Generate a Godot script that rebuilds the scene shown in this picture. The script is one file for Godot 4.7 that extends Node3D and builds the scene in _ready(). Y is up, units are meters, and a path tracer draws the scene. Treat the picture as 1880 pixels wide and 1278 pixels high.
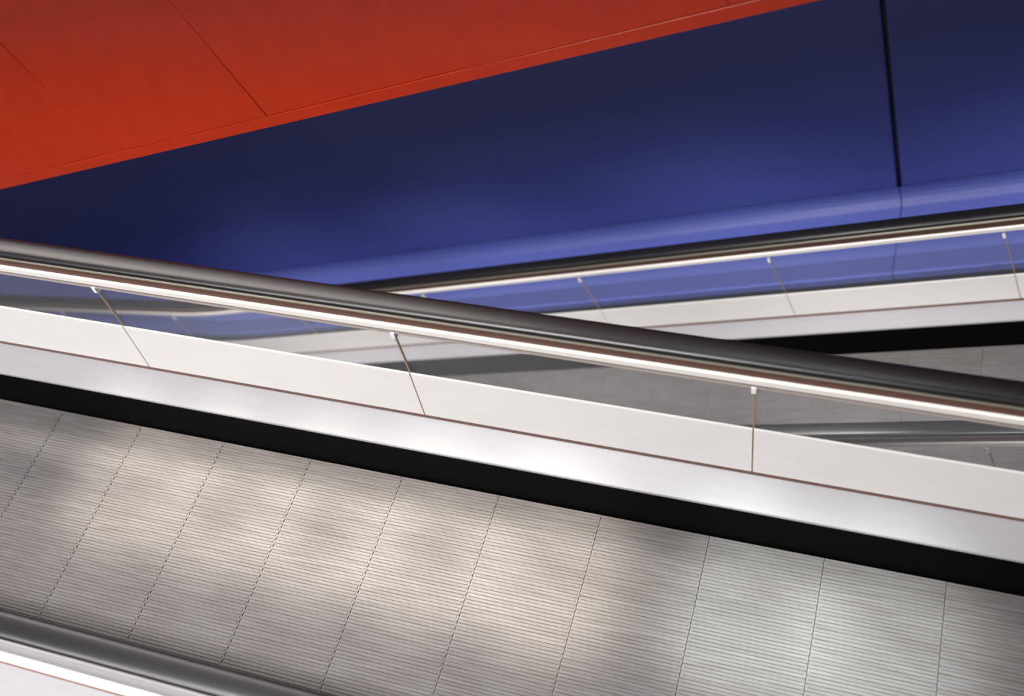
extends Node3D
# Two inclined moving walkways crossing in a station hall, seen from above.

const CAM_Y := 6.35
const A_NEAR := 0.1678          # incline of the walkway that falls to the right
const A_FAR := 0.1723           # incline of the walkway that climbs to the right
const O := Vector2(0.0, 6.35)

var M := {}
var taken := {}

# ---------------------------------------------------------------- helpers
func numbered(called: String) -> String:
	if not taken.has(called):
		taken[called] = 0
		return called
	taken[called] += 1
	return "%s_%03d" % [called, taken[called]]

func thing(called: String, label: String, category: String, at := Vector3.ZERO, group := "") -> Node3D:
	var o := Node3D.new()
	o.name = numbered(called)
	add_child(o)
	o.position = at
	o.set_meta("label", label)
	o.set_meta("category", category)
	if group != "":
		o.set_meta("group", group)
	return o

func setting(called: String, label: String, category: String) -> Node3D:
	var o := thing(called, label, category)
	o.set_meta("kind", "structure")
	return o

func part(mesh: Mesh, called: String, mat: Material, parent: Node3D, label := "") -> MeshInstance3D:
	var o := MeshInstance3D.new()
	o.mesh = mesh
	o.name = called
	o.material_override = mat
	o.cast_shadow = GeometryInstance3D.SHADOW_CASTING_SETTING_ON
	parent.add_child(o, true)
	if label != "":
		o.set_meta("label", label)
	return o

func mat(c: Color, rough := 0.5, metal := 0.0) -> StandardMaterial3D:
	var m := StandardMaterial3D.new()
	m.albedo_color = c
	m.roughness = rough
	m.metallic = metal
	return m

func quad(st: SurfaceTool, a: Vector3, b: Vector3, c: Vector3, d: Vector3, ua := Vector2.ZERO, ub := Vector2.RIGHT, uc := Vector2.ONE, ud := Vector2.DOWN) -> void:
	var v := [a, b, c, a, c, d]
	var u := [ua, ub, uc, ua, uc, ud]
	for i in 6:
		st.set_uv(u[i])
		st.add_vertex(v[i])

func box_mesh(size: Vector3, bevel := 0.0) -> Mesh:
	# box with chamfered long edges (all twelve), centred
	if bevel <= 0.0:
		var bm := BoxMesh.new()
		bm.size = size
		return bm
	var st := SurfaceTool.new()
	st.begin(Mesh.PRIMITIVE_TRIANGLES)
	st.set_smooth_group(-1)
	var h := size * 0.5
	var pts := PackedVector3Array()
	for sx in [-1, 1]:
		for sy in [-1, 1]:
			for sz in [-1, 1]:
				pts.append(Vector3(sx * (h.x - bevel), sy * (h.y - bevel), sz * h.z))
				pts.append(Vector3(sx * (h.x - bevel), sy * h.y, sz * (h.z - bevel)))
				pts.append(Vector3(sx * h.x, sy * (h.y - bevel), sz * (h.z - bevel)))
	var sh := ConvexPolygonShape3D.new()
	sh.points = pts
	# faces: 6 main, 12 edge, 8 corner
	var idx := func(sx: int, sy: int, sz: int, k: int) -> Vector3:
		return pts[((((sx + 1) / 2) * 4 + ((sy + 1) / 2) * 2 + (sz + 1) / 2)) * 3 + k]
	for s in [-1, 1]:
		face(st, [idx.call(-1, -1, s, 0), idx.call(1, -1, s, 0), idx.call(1, 1, s, 0), idx.call(-1, 1, s, 0)])
		face(st, [idx.call(-1, s, -1, 1), idx.call(1, s, -1, 1), idx.call(1, s, 1, 1), idx.call(-1, s, 1, 1)])
		face(st, [idx.call(s, -1, -1, 2), idx.call(s, 1, -1, 2), idx.call(s, 1, 1, 2), idx.call(s, -1, 1, 2)])
		for r in [-1, 1]:
			face(st, [idx.call(-1, s, r, 0), idx.call(1, s, r, 0), idx.call(1, s, r, 1), idx.call(-1, s, r, 1)])
			face(st, [idx.call(s, -1, r, 0), idx.call(s, 1, r, 0), idx.call(s, 1, r, 2), idx.call(s, -1, r, 2)])
			face(st, [idx.call(s, r, -1, 1), idx.call(s, r, 1, 1), idx.call(s, r, 1, 2), idx.call(s, r, -1, 2)])
			for q in [-1, 1]:
				face(st, [idx.call(s, r, q, 0), idx.call(s, r, q, 1), idx.call(s, r, q, 2)])
	st.generate_normals()
	return st.commit()

func face(st: SurfaceTool, p: Array) -> void:
	# convex face of a shape that holds the origin: wound clockwise seen from outside
	var n: Vector3 = (p[1] - p[0]).cross(p[2] - p[0])
	var mid := Vector3.ZERO
	for q in p:
		mid += q
	if n.dot(mid) > 0.0:
		p.reverse()
	for i in range(1, p.size() - 1):
		for q in [p[0], p[i], p[i + 1]]:
			st.add_vertex(q)

# ---------------------------------------------------------------- paths
# frame(path, s): point and up-normal (in the x-y plane) of the walkway's reference line, at arc length s of the handrail
func frame(path: String, s: float) -> Array:
	if path == "near":
		return [O + Vector2(cos(A_NEAR), -sin(A_NEAR)) * s, Vector2(sin(A_NEAR), cos(A_NEAR))]
	if path == "upper":
		return [O + Vector2(cos(A_FAR), sin(A_FAR)) * s, Vector2(-sin(A_FAR), cos(A_FAR))]
	var rail := 4.286
	var radius := 3.0
	var start := -6.491
	var v := Vector2(cos(A_FAR), sin(A_FAR))
	var n := Vector2(-sin(A_FAR), cos(A_FAR))
	if s >= start:
		return [O + v * s, n]
	var centre := v * start - n * rail + n * radius
	var a := A_FAR - (start - s) / radius
	if a >= 0.0:
		var m := Vector2(-sin(a), cos(a))
		return [O + centre - m * (radius - rail), m]
	var back := (start - s) - radius * A_FAR
	return [O + centre - Vector2(0, 1) * (radius - rail) + Vector2(-back, 0), Vector2(0, 1)]

func stations(path: String, s0: float, s1: float) -> Array:
	var out := [s0]
	if path == "far":
		for k in 9:
			var s := -6.491 - 3.0 * A_FAR * (1.0 - k / 8.0)
			if s > s0 + 0.001 and s < s1 - 0.001:
				out.append(s)
	out.append(s1)
	return out

# sweep a closed outline of (z, drop) points along a path from s0 to s1
func sweep(path: String, outline: Array, s0: float, s1: float, smooth := false) -> Mesh:
	var st := SurfaceTool.new()
	st.begin(Mesh.PRIMITIVE_TRIANGLES)
	st.set_smooth_group(0 if smooth else -1)
	var area := 0.0
	for i in outline.size():
		var p: Vector2 = outline[i]
		var q: Vector2 = outline[(i + 1) % outline.size()]
		area += p.x * q.y - q.x * p.y
	var ring := outline.duplicate()
	if area < 0.0:
		ring.reverse()
	var ss := stations(path, s0, s1)
	var rows := []
	for s in ss:
		var f := frame(path, s)
		var row := []
		for p in ring:
			var xy: Vector2 = f[0] - f[1] * p.y
			row.append(Vector3(xy.x, xy.y, p.x))
		rows.append(row)
	var k := ring.size()
	for i in ss.size() - 1:
		var run := 0.0
		for j in k:
			var j2 := (j + 1) % k
			var w: float = (ring[j2] - ring[j]).length()
			quad(st, rows[i][j], rows[i][j2], rows[i + 1][j2], rows[i + 1][j], Vector2(ss[i], run), Vector2(ss[i], run + w), Vector2(ss[i + 1], run + w), Vector2(ss[i + 1], run))
			run += w
	# end caps
	st.set_smooth_group(-1)
	var flat := PackedVector2Array(ring)
	var tri := Geometry2D.triangulate_polygon(flat)
	for e in [0, ss.size() - 1]:
		for t in range(0, tri.size(), 3):
			var order := [tri[t], tri[t + 1], tri[t + 2]]
			if e == 0:
				order.reverse()
			for o in order:
				st.set_uv(Vector2(ring[o].x, ring[o].y))
				st.add_vertex(rows[e][o])
	st.generate_normals()
	return st.commit()

func rect(z0: float, z1: float, d0: float, d1: float, b := 0.0) -> Array:
	if b <= 0.0:
		return [Vector2(z0, d0), Vector2(z1, d0), Vector2(z1, d1), Vector2(z0, d1)]
	var a := minf(z0, z1)
	var c := maxf(z0, z1)
	return [Vector2(a + b, d0), Vector2(c - b, d0), Vector2(c, d0 + b), Vector2(c, d1 - b), Vector2(c - b, d1), Vector2(a + b, d1), Vector2(a, d1 - b), Vector2(a, d0 + b)]

# ---------------------------------------------------------------- textures
func streak_texture(size_x: int, size_y: int, fx: float, fy: float, lo: float, hi: float, warm: float, sd: int) -> ImageTexture:
	var img := Image.create(size_x, size_y, false, Image.FORMAT_RGB8)
	var n := FastNoiseLite.new()
	n.seed = sd
	n.noise_type = FastNoiseLite.TYPE_SIMPLEX
	n.fractal_octaves = 3
	n.frequency = 1.0
	for y in size_y:
		for x in size_x:
			# periodic along x so that tiles meet
			var a := TAU * x / size_x
			var v := n.get_noise_3d(cos(a) * fx, sin(a) * fx, y * fy) * 0.7 + 0.5
			v = clampf(v, 0.0, 1.0)
			var c := lerpf(lo, hi, v)
			img.set_pixel(x, y, Color(c, c * (1.0 - warm * (1.0 - v) * 0.5), c * (1.0 - warm * (1.0 - v))))
	img.generate_mipmaps()
	return ImageTexture.create_from_image(img)

func make_materials() -> void:
	M.enamel = mat(Color(0.90, 0.893, 0.888), 0.38)
	M.enamel.albedo_texture = streak_texture(128, 256, 0.6, 0.05, 0.985, 1.0, 0.005, 5)
	M.deck = mat(Color(0.58, 0.575, 0.59), 0.42, 0.0)
	M.deck.albedo_texture = streak_texture(128, 256, 0.6, 0.12, 0.975, 1.0, 0.0, 6)
	M.rubber = mat(Color(0.07, 0.066, 0.076), 0.34)
	M.rubber.metallic_specular = 0.5
	M.guide = mat(Color(0.80, 0.78, 0.70), 0.35, 0.3)
	M.gasket = mat(Color(0.46, 0.34, 0.31), 0.7)
	M.glazing_strip = mat(Color(0.66, 0.62, 0.60), 0.6)
	M.bronze = mat(Color(0.34, 0.21, 0.16), 0.5)
	M.profile = mat(Color(0.90, 0.885, 0.87), 0.3)
	M.skirt = mat(Color(0.03, 0.03, 0.036), 0.6)
	M.skirt.metallic_specular = 0.12
	M.seal = mat(Color(0.62, 0.53, 0.42), 0.6)
	M.clip = mat(Color(0.9, 0.9, 0.92), 0.25)
	M.casing = mat(Color(0.25, 0.25, 0.26), 0.6)
	M.glass = mat(Color(0.86, 0.88, 0.92, 0.04), 0.03)
	M.glass.metallic_specular = 0.22
	M.glass.transparency = BaseMaterial3D.TRANSPARENCY_ALPHA
	M.pallets = []
	for k in 3:
		var p := mat(Color(0.44, 0.433, 0.437), 0.45, 0.2)
		p.albedo_texture = streak_texture(64, 512, 0.25, 0.16, 0.84, 1.0, 0.05, 20 + k)
		p.metallic_specular = 0.5
		M.pallets.append(p)
	M.orange = mat(Color(0.71, 0.20, 0.10), 0.27)
	M.orange.albedo_texture = streak_texture(256, 256, 1.2, 0.02, 0.95, 1.0, 0.0, 9)
	M.blue = mat(Color(0.305, 0.35, 0.635), 0.45)
	M.plaster = mat(Color(0.55, 0.54, 0.53), 0.9)
	M.stone = mat(Color(0.42, 0.40, 0.39), 0.7)
	M.ceiling = mat(Color(0.62, 0.61, 0.60), 0.9)
	M.housing = mat(Color(0.75, 0.75, 0.75), 0.5)

# ---------------------------------------------------------------- lamps
func lamp(called: String, label: String, at: Vector3, size: Vector2, color: Color, energy: float, glow: float, slope := 0.0) -> void:
	var t := thing(called, label, "lamp", at)
	t.rotation.z = slope
	var f := 0.05
	var st := SurfaceTool.new()
	st.begin(Mesh.PRIMITIVE_TRIANGLES)
	for a in [[Vector3(size.x + 2 * f, 0.1, f), Vector3(0, 0.05, (size.y + f) / 2)], [Vector3(size.x + 2 * f, 0.1, f), Vector3(0, 0.05, -(size.y + f) / 2)], [Vector3(f, 0.1, size.y), Vector3((size.x + f) / 2, 0.05, 0)], [Vector3(f, 0.1, size.y), Vector3(-(size.x + f) / 2, 0.05, 0)]]:
		var bm := BoxMesh.new()
		bm.size = a[0]
		st.append_from(bm, 0, Transform3D(Basis(), a[1]))
	part(st.commit(), "frame", M.housing, t)
	var dm := mat(Color(0.9, 0.9, 0.9), 0.6)
	dm.emission_enabled = true
	dm.emission = color
	dm.emission_energy_multiplier = glow
	var d := part(box_mesh(Vector3(size.x, 0.02, size.y)), "diffuser", dm, t)
	d.position = Vector3(0, 0.06, 0)
	var l := AreaLight3D.new()
	l.area_size = size * 0.98
	l.light_color = color
	l.light_energy = energy
	l.area_range = 30.0
	l.shadow_enabled = true
	l.position = Vector3(0, 0.03, 0)
	l.rotation.x = -PI / 2
	t.add_child(l)

func turned(prof: Array, sides: int) -> Mesh:
	# a closed outline of (radius, height) points turned about the vertical axis
	var st := SurfaceTool.new()
	st.begin(Mesh.PRIMITIVE_TRIANGLES)
	for i in prof.size():
		var a: Vector2 = prof[i]
		var b: Vector2 = prof[(i + 1) % prof.size()]
		for k in sides:
			var u := TAU * k / sides
			var v := TAU * (k + 1) / sides
			quad(st, Vector3(cos(u) * a.x, a.y, sin(u) * a.x), Vector3(cos(v) * a.x, a.y, sin(v) * a.x), Vector3(cos(v) * b.x, b.y, sin(v) * b.x), Vector3(cos(u) * b.x, b.y, sin(u) * b.x))
	st.generate_normals()
	return st.commit()

func round_lamp(t: Node3D, color: Color, energy: float, angle: float, soft: float, size: float) -> void:
	# lens and light of a round lamp that shines straight down
	var dm := mat(Color(0.9, 0.9, 0.9), 0.6)
	dm.emission_enabled = true
	dm.emission = color
	dm.emission_energy_multiplier = 1.5
	var cyl := CylinderMesh.new()
	cyl.top_radius = 0.075
	cyl.bottom_radius = 0.075
	cyl.height = 0.01
	cyl.radial_segments = 20
	var d := part(cyl, "lens", dm, t)
	d.position.y = 0.045
	var l := SpotLight3D.new()
	l.light_color = color
	l.light_energy = energy
	l.light_size = size
	l.spot_range = 20.0
	l.spot_attenuation = 2.0
	l.spot_angle = angle
	l.spot_angle_attenuation = soft
	l.shadow_enabled = true
	l.position.y = -0.07
	l.rotation.x = -PI / 2
	t.add_child(l)

func spotlights(xs: Array, energy: float, color: Color, label: String) -> void:
	for x in xs:
		var t := thing("ceiling_spotlight", label, "lamp", Vector3(x, CAM_Y + 3.23, -1.42), label.split(" ")[0] + " spotlights over the treads")
		part(turned([Vector2(0.075, 0.07), Vector2(0.09, 0.07), Vector2(0.1, -0.04), Vector2(0.097, -0.05), Vector2(0.09, -0.04), Vector2(0.075, 0.04)], 20), "reflector_ring", M.housing, t)
		round_lamp(t, color, energy, 3.5, 1.0, 0.1)

func downlights(ramp: Node3D, xs: Array, energy: float) -> void:
	for x in xs:
		var sp := frame("upper", x / cos(A_FAR))
		var xy: Vector2 = sp[0] - sp[1] * 1.85
		var ring := part(turned([Vector2(0.075, 0.06), Vector2(0.095, 0.06), Vector2(0.105, -0.05), Vector2(0.10, -0.058), Vector2(0.09, -0.05), Vector2(0.075, 0.05)], 20), "downlight", M.housing, ramp, "small round downlight under the ramp")
		ring.position = Vector3(x, xy.y - 0.05, -3.2)
		round_lamp(ring, Color(1.0, 0.98, 0.97), energy, 37.0, 1.0, 0.06)

# ---------------------------------------------------------------- walkway
func handrail_outline(zc: float, rail: float) -> Array:
	var out := []
	for k in 20:
		var a := TAU * k / 20.0
		var c := cos(a)
		var s := sin(a)
		var x := signf(c) * pow(absf(c), 0.62) * 0.039
		var y := signf(s) * pow(absf(s), 0.75) * 0.0155
		out.append(Vector2(zc + x, rail + 0.0155 - y))
	return out

func balustrade(w: Node3D, path: String, zc: float, sg: float, rail: float, s0: float, s1: float, joint0: float, pitch: float, c: Dictionary, outer: bool) -> void:
	var z := func(u: float) -> float: return zc + sg * u
	part(sweep(path, handrail_outline(zc, rail), s0, s1, true), "handrail", M.rubber, w, "black rubber handrail")
	part(sweep(path, rect(z.call(-0.014), z.call(0.014), rail + 0.028, rail + 0.052), s0, s1), "handrail_neck", M.skirt, w)
	part(sweep(path, rect(z.call(-0.019), z.call(0.019), rail + 0.050, rail + 0.064, 0.003), s0, s1), "guide_rail", M.guide, w, "thin cream metal guide rail")
	part(sweep(path, rect(z.call(-0.011), z.call(0.011), rail + 0.063, rail + 0.108), s0, s1), "recess_strip", M.bronze, w, "dark brown recessed strip")
	part(sweep(path, rect(z.call(-0.020), z.call(0.020), rail + 0.106, rail + 0.137, 0.004), s0, s1), "glass_clamp_profile", M.profile, w, "white metal profile clamping the glass")
	if c.strip:
		for e in [[-0.0075, -0.005], [0.005, 0.0075]]:
			part(sweep(path, rect(z.call(e[0]), z.call(e[1]), rail + 0.136, rail + 0.172), s0, s1), "glazing_strip", M.glazing_strip, w, "grey glazing strip")
	# panes and panels between joints
	var cuts := [s0]
	var k := ceili((s0 - joint0) / pitch)
	while joint0 + k * pitch < s1:
		if joint0 + k * pitch > s0 + 0.05:
			cuts.append(joint0 + k * pitch)
		k += 1
	cuts.append(s1)
	var panes := []
	for i in cuts.size() - 1:
		var a: float = cuts[i] + 0.0025
		var b: float = cuts[i + 1] - 0.0025
		panes.append(part(sweep(path, rect(z.call(-0.005), z.call(0.005), rail + 0.130, rail + c.top + 0.02), a, b), "glass_pane", M.glass, w, "clear glass pane"))
		var back := -0.020 if outer else -0.0065
		part(sweep(path, [Vector2(z.call(back), rail + c.top + (0.0 if outer else 0.03)), Vector2(z.call(0.0055), rail + c.top), Vector2(z.call(0.0085), rail + c.top + 0.010), Vector2(z.call(0.020), rail + c.gap), Vector2(z.call(back), rail + c.gap)], a, b), "balustrade_panel", M.enamel, w, "white enamelled panel")
	for i in range(1, cuts.size() - 1):
		var s: float = cuts[i]
		part(sweep(path, [Vector2(z.call(-0.004), rail + 0.20), Vector2(z.call(0.0045), rail + 0.20), Vector2(z.call(0.0045), rail + c.top), Vector2(z.call(0.0175), rail + c.gap), Vector2(z.call(-0.004), rail + c.gap)], s - 0.0022, s + 0.0022), "joint_seal", M.seal, panes[i], "thin ochre joint seal")
		part(sweep(path, [Vector2(z.call(-0.010), rail + 0.165), Vector2(z.call(0.012), rail + 0.165), Vector2(z.call(0.013), rail + 0.192), Vector2(z.call(0.009), rail + 0.200), Vector2(z.call(-0.010), rail + 0.200)], s - 0.007, s + 0.007), "glass_clip", M.clip, panes[i], "small white clip at the glass joint")
	part(sweep(path, rect(z.call(-0.018), z.call(0.0185), rail + c.gap - 0.002, rail + c.gap + 0.024), s0, s1), "gasket", M.gasket, w, "brown gasket line")
	part(sweep(path, [Vector2(z.call(0.021), rail + c.gap + 0.022), Vector2(z.call(0.128), rail + c.lip - 0.004), Vector2(z.call(0.131), rail + c.lip), Vector2(z.call(0.131), rail + c.lip + 0.006), Vector2(z.call(-0.020), rail + c.lip + 0.006), Vector2(z.call(-0.020), rail + c.gap + 0.022)], s0, s1), "inner_deck", M.deck, w, "white inner deck")
	part(sweep(path, rect(z.call(0.118), z.call(0.128), rail + c.lip + 0.006, rail + c.tread + 0.05), s0, s1), "skirt", M.skirt, w, "black skirt panel")
	if outer:
		part(sweep(path, rect(z.call(-0.026), z.call(-0.020), rail + c.top + 0.006, rail + c.top + 0.05), s0, s1), "outer_gasket", M.gasket, w)
		part(sweep(path, [Vector2(z.call(-0.026), rail + c.top + 0.004), Vector2(z.call(-0.165), rail + c.top + 0.012), Vector2(z.call(-0.18), rail + c.top + 0.03), Vector2(z.call(-0.18), rail + 1.45), Vector2(z.call(-0.165), rail + 1.45), Vector2(z.call(-0.026), rail + c.top + 0.06)], s0, s1), "outer_cladding", M.deck, w, "white outer cladding")
	else:
		part(sweep(path, rect(z.call(-0.020), z.call(-0.030), rail + c.top + 0.10, rail + 1.45), s0, s1), "outer_cladding", M.casing, w)

func pallet_mesh(width: float, length: float) -> Mesh:
	# ribbed tread: a base plate with cleats along its length, whose ends interlock with the next pallet's
	var st := SurfaceTool.new()
	st.begin(Mesh.PRIMITIVE_TRIANGLES)
	st.set_smooth_group(-1)
	var n := int(width / 0.0125)
	var p := width / n
	var h := 0.003
	var rib := p * 0.70
	var l := length * 0.5
	var g := 0.007
	# base
	quad(st, Vector3(-l, -h, -width / 2), Vector3(l, -h, -width / 2), Vector3(l, -h, width / 2), Vector3(-l, -h, width / 2), Vector2(0, 0), Vector2(1, 0), Vector2(1, 1), Vector2(0, 1))
	quad(st, Vector3(-l, -h, -width / 2), Vector3(-l, -h, width / 2), Vector3(-l, -0.04, width / 2), Vector3(-l, -0.04, -width / 2))
	quad(st, Vector3(l, -h, width / 2), Vector3(l, -h, -width / 2), Vector3(l, -0.04, -width / 2), Vector3(l, -0.04, width / 2))
	for i in n:
		var z0 := -width / 2 + p * i + (p - rib) / 2
		var z1 := z0 + rib
		var b := 0.0012
		var x0 := -l + (0.0 if i % 2 == 0 else g)
		var x1 := l - (g if i % 2 == 0 else 0.0)
		var v0 := (z0 + width / 2) / width
		var v1 := (z1 + width / 2) / width
		quad(st, Vector3(x0, 0, z0 + b), Vector3(x1, 0, z0 + b), Vector3(x1, 0, z1 - b), Vector3(x0, 0, z1 - b), Vector2(0, v0), Vector2(1, v0), Vector2(1, v1), Vector2(0, v1))
		quad(st, Vector3(x0, -h, z0), Vector3(x1, -h, z0), Vector3(x1, 0, z0 + b), Vector3(x0, 0, z0 + b), Vector2(0, v0), Vector2(1, v0), Vector2(1, v0), Vector2(0, v0))
		quad(st, Vector3(x0, 0, z1 - b), Vector3(x1, 0, z1 - b), Vector3(x1, -h, z1), Vector3(x0, -h, z1), Vector2(0, v1), Vector2(1, v1), Vector2(1, v1), Vector2(0, v1))
		quad(st, Vector3(x0, 0, z0 + b), Vector3(x0, 0, z1 - b), Vector3(x0, -h, z1), Vector3(x0, -h, z0), Vector2(0, v0), Vector2(0, v1), Vector2(0, v1), Vector2(0, v0))
		quad(st, Vector3(x1, 0, z1 - b), Vector3(x1, 0, z0 + b), Vector3(x1, -h, z0), Vector3(x1, -h, z1), Vector2(1, v1), Vector2(1, v0), Vector2(1, v0), Vector2(1, v1))
	st.generate_normals()
	return st.commit()

func walkway(label: String, path: String, z_back: float, z_front: float, rail: float, s0: float, s1: float, joint0: float, pitch: float, c: Dictionary, tread0: float) -> Node3D:
	var w := thing("moving_walkway", label, "moving walkway")
	balustrade(w, path, z_back, 1.0, rail, s0, s1, joint0, pitch, c, false)
	balustrade(w, path, z_front, -1.0, rail, s0, s1, joint0, pitch, c, true)
	var za := z_back + 0.134
	var zb := z_front - 0.134
	var mesh := pallet_mesh(zb - za, c.step - 0.002)
	var d: float = rail + c.tread
	var i := 0
	var s := tread0
	while s > s0 + c.step:
		s -= c.step
	while s < s1 - c.step * 0.6:
		var f := frame(path, s)
		var bend := path == "far" and s < -6.45 and s > -7.25
		if not bend:
			var o := part(mesh, "pallet", M.pallets[(i * 7) % 3], w)
			var xy: Vector2 = f[0] - f[1] * d
			o.transform = Transform3D(Basis(Vector3(0, 0, 1), atan2(-f[1].x, f[1].y)), Vector3(xy.x, xy.y, (za + zb) / 2))
		i += 1
		s += c.step
	part(sweep(path, rect(z_back - 0.018, z_front + 0.018, d + 0.055, rail + 1.45), s0, s1), "truss_casing", M.casing, w, "dark truss casing")
	return w

# ---------------------------------------------------------------- scene
func _ready() -> void:
	# camera
	var cam := Camera3D.new()
	cam.name = "camera"
	cam.position = Vector3(0, CAM_Y, 0)
	cam.rotation = Vector3(-0.83323, 0.68718, -0.49659)
	cam.fov = 34.54
	cam.near = 0.05
	cam.far = 100.0
	var lens := CameraAttributesPhysical.new()
	lens.frustum_focal_length = 38.59
	lens.frustum_focus_distance = 4.1
	lens.frustum_near = 0.05
	lens.frustum_far = 100.0
	lens.exposure_aperture = 1.4
	cam.attributes = lens
	add_child(cam)
	cam.current = true
	# environment: an enclosed hall, lit by its lamps only
	var e := Environment.new()
	e.background_mode = Environment.BG_COLOR
	e.background_color = Color(0.01, 0.01, 0.012)
	e.tonemap_mode = Environment.TONE_MAPPER_LINEAR
	e.tonemap_exposure = 1.04
	e.sdfgi_enabled = true
	e.ssao_enabled = true
	e.ssil_enabled = true
	var we := WorldEnvironment.new()
	we.name = "environment"
	we.environment = e
	add_child(we)
	make_materials()
	# lamps in the ceiling
	var cy := CAM_Y + 3.2
	lamp("ceiling_lamp", "large square ceiling lamp over the open side of the hall", Vector3(-5.0, cy, 3.0), Vector2(2.4, 2.0), Color(1.0, 0.99, 0.985), 44.0, 1.0)
	lamp("ceiling_lamp", "ceiling lamp above the ribbed walkway", Vector3(-1.9, cy, 0.9), Vector2(2.6, 0.5), Color(1.0, 0.99, 0.985), 62.0, 1.5)
	lamp("ceiling_lamp", "long warm ceiling lamp beside the blue wall", Vector3(-5.3, cy, -4.2), Vector2(6.0, 0.8), Color(1.0, 0.955, 0.91), 30.0, 1.0)
	lamp("ceiling_lamp", "cool ceiling lamp beside the blue wall", Vector3(0.65, cy, -4.25), Vector2(2.1, 0.7), Color(0.94, 0.97, 1.0), 7.0, 1.0)
	# spotlights on the ceiling, aimed at the treads
	spotlights([-3.2, -2.78, -2.36, -1.94, -1.5], 76.0, Color(1.0, 0.955, 0.88), "warm spotlight aimed down at the ribbed treads")
	spotlights([-0.82, -0.4], 70.0, Color(0.97, 1.0, 0.98), "cool spotlight aimed down at the ribbed treads")

	hall()
	back_wall()

	walkway("moving walkway with brightly lit ribbed treads, crossing in front of another walkway", "near", -1.82, -0.585, 2.642, -9.2, 5.5, -0.288, 1.161, {top = 0.398, gap = 0.65, lip = 0.72, tread = 0.948, step = 0.387, strip = true}, -1.96 + 0.1935)
	walkway("moving walkway running along the blue wall, behind the nearer walkway's handrail", "far", -4.04, -2.795, 4.286, -10.0, 6.0, -0.968, 1.2135, {top = 0.478, gap = 0.662, lip = 0.709, tread = 0.914, step = 0.387, strip = false}, -1.0)
	orange_ramp()

func slab(called: String, label: String, category: String, size: Vector3, at: Vector3, m: Material) -> void:
	var o := MeshInstance3D.new()
	o.mesh = box_mesh(size)
	o.material_override = m
	o.name = numbered(called)
	add_child(o)
	o.position = at
	o.set_meta("label", label)
	o.set_meta("category", category)
	o.set_meta("kind", "structure")

func hall() -> void:
	var x0 := -12.0
	var x1 := 7.0
	var z0 := -5.2
	var z1 := 6.0
	var top := CAM_Y + 3.3
	slab("floor", "grey stone hall floor under the moving walkways", "floor", Vector3(x1 - x0 + 0.6, 0.3, z1 - z0 + 0.6), Vector3((x0 + x1) / 2, -0.35, (z0 + z1) / 2), M.stone)
	slab("ceiling", "pale flat ceiling of the hall", "ceiling", Vector3(x1 - x0 + 0.6, 0.3, z1 - z0 + 0.6), Vector3((x0 + x1) / 2, top + 0.15, (z0 + z1) / 2), M.ceiling)
	slab("wall_left", "grey end wall of the hall by the landing", "wall", Vector3(0.3, top + 0.2, z1 - z0), Vector3(x0 - 0.15, top / 2 - 0.1, (z0 + z1) / 2), M.plaster)
	slab("wall_right", "grey end wall of the hall beyond the walkways", "wall", Vector3(0.3, top + 0.2, z1 - z0), Vector3(x1 + 0.15, top / 2 - 0.1, (z0 + z1) / 2), M.plaster)
	slab("wall_front", "grey side wall of the hall facing the blue wall", "wall", Vector3(x1 - x0, top + 0.2, 0.3), Vector3((x0 + x1) / 2, top / 2 - 0.1, z1 + 0.15), M.plaster)

	slab("trim_1", "deep ceiling beam running along the hall above the ribbed walkway", "beam", Vector3(x1 - x0, 2.68, 0.25), Vector3((x0 + x1) / 2, top - 1.34, -0.95), M.plaster)

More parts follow.
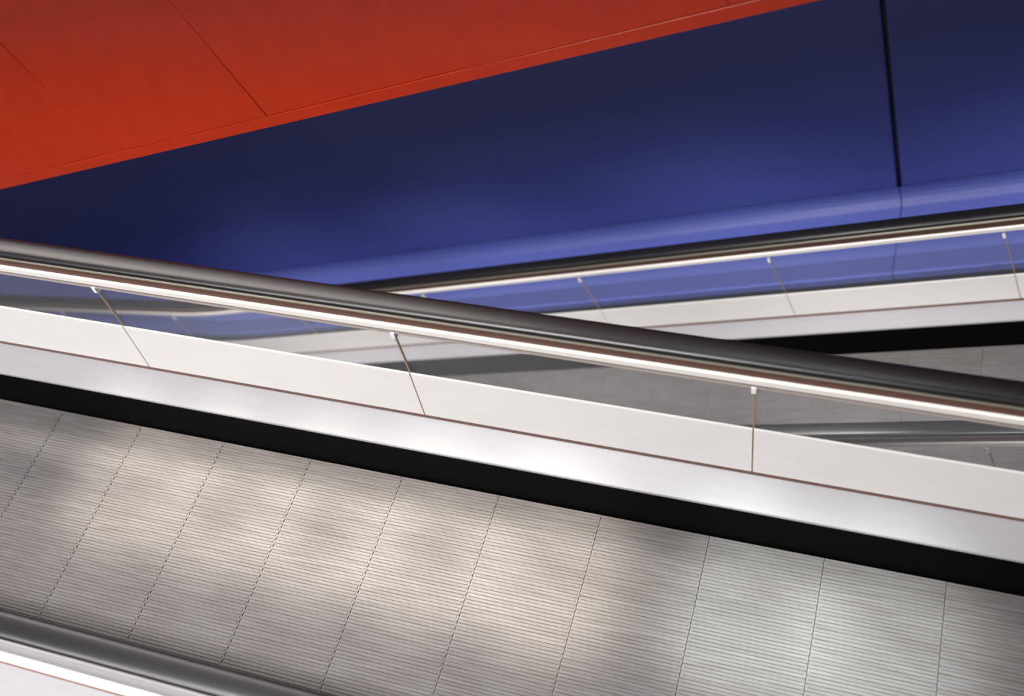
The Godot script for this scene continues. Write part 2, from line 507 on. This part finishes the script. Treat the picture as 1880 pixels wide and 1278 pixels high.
func back_wall() -> void:
	var w := setting("wall_back", "blue panelled wall with a blue ledge along the walkway", "wall")
	var top := CAM_Y + 3.3
	var o := part(box_mesh(Vector3(19.0, top + 0.2, 0.3)), "wall_core", M.plaster, w)
	o.position = Vector3(-2.5, top / 2 - 0.1, -5.05 + 0.13)
	var cuts := [-12.0, -8.77, -0.77, 7.0]
	for i in cuts.size() - 1:
		var a: float = cuts[i] + 0.013
		var b: float = cuts[i + 1] - 0.013
		var p := part(box_mesh(Vector3(b - a, top - 0.1, 0.07), 0.006), "wall_panel", M.blue, w, "large blue wall panel")
		p.position = Vector3((a + b) / 2, top / 2 - 0.05, -4.735)
	# sloping ledge that follows the walkway
	# ledge joints line up with the joints of the wall panels
	var js := [-10.3, -9.6, -1.60, 6.2]
	for i in js.size() - 1:
		var r := 4.286
		var out := [Vector2(-4.125, r + 0.50)]
		# cove up to the wall
		out.append(Vector2(-4.60, r + 0.50))
		for k in 7:
			var a := PI / 2 * k / 6.0
			out.append(Vector2(-4.60 - 0.095 * sin(a), r + 0.50 - 0.095 * (1.0 - cos(a))))
		out.append(Vector2(-4.699, r + 0.56))
		out.append(Vector2(-4.14, r + 0.56))
		out.append(Vector2(-4.125, r + 0.545))
		part(sweep("far", out, js[i] + 0.003, js[i + 1] - 0.003), "ledge_panel", M.blue, w, "blue sloping ledge panel")

func orange_ramp() -> void:
	var t := thing("overhead_ramp", "orange clad ramp above the blue wall", "ramp")
	var bottom := 1.845
	var top := 0.72
	downlights(t, [-5.4, -3.65, -1.75, 0.3], 9.5)
	part(sweep("upper", rect(-2.65, -4.12, top + 0.02, bottom - 0.012), -9.0, 6.2), "ramp_body", M.plaster, t, "grey body of the ramp")
	# edge trim along the bottom, panels above it
	part(sweep("upper", rect(-2.60, -2.65, bottom - 0.047, bottom, 0.001), -9.0, 6.2), "edge_trim", M.orange, t, "orange edge trim")
	var rng := RandomNumberGenerator.new()
	rng.seed = 11
	var s := -3.905 - 5 * 0.914
	while s < 5.2:
		var m := sweep("upper", rect(-2.602, -2.645, top, bottom - 0.0495, 0.0015), s + 0.002, s + 0.914 - 0.002)
		var o := part(m, "cladding_panel", M.orange, t, "orange cladding panel")
		# panels hang a touch out of line with one another
		var f := frame("upper", s + 0.457)
		var xy: Vector2 = f[0] - f[1] * 1.4
		var piv := Vector3(xy.x, xy.y, -2.602)
		var b := Basis(Vector3(0, 1, 0), rng.randf_range(-0.008, 0.008)) * Basis(Vector3(1, 0, 0), rng.randf_range(-0.008, 0.008))
		o.transform = Transform3D(b, piv - b * piv)
		s += 0.914
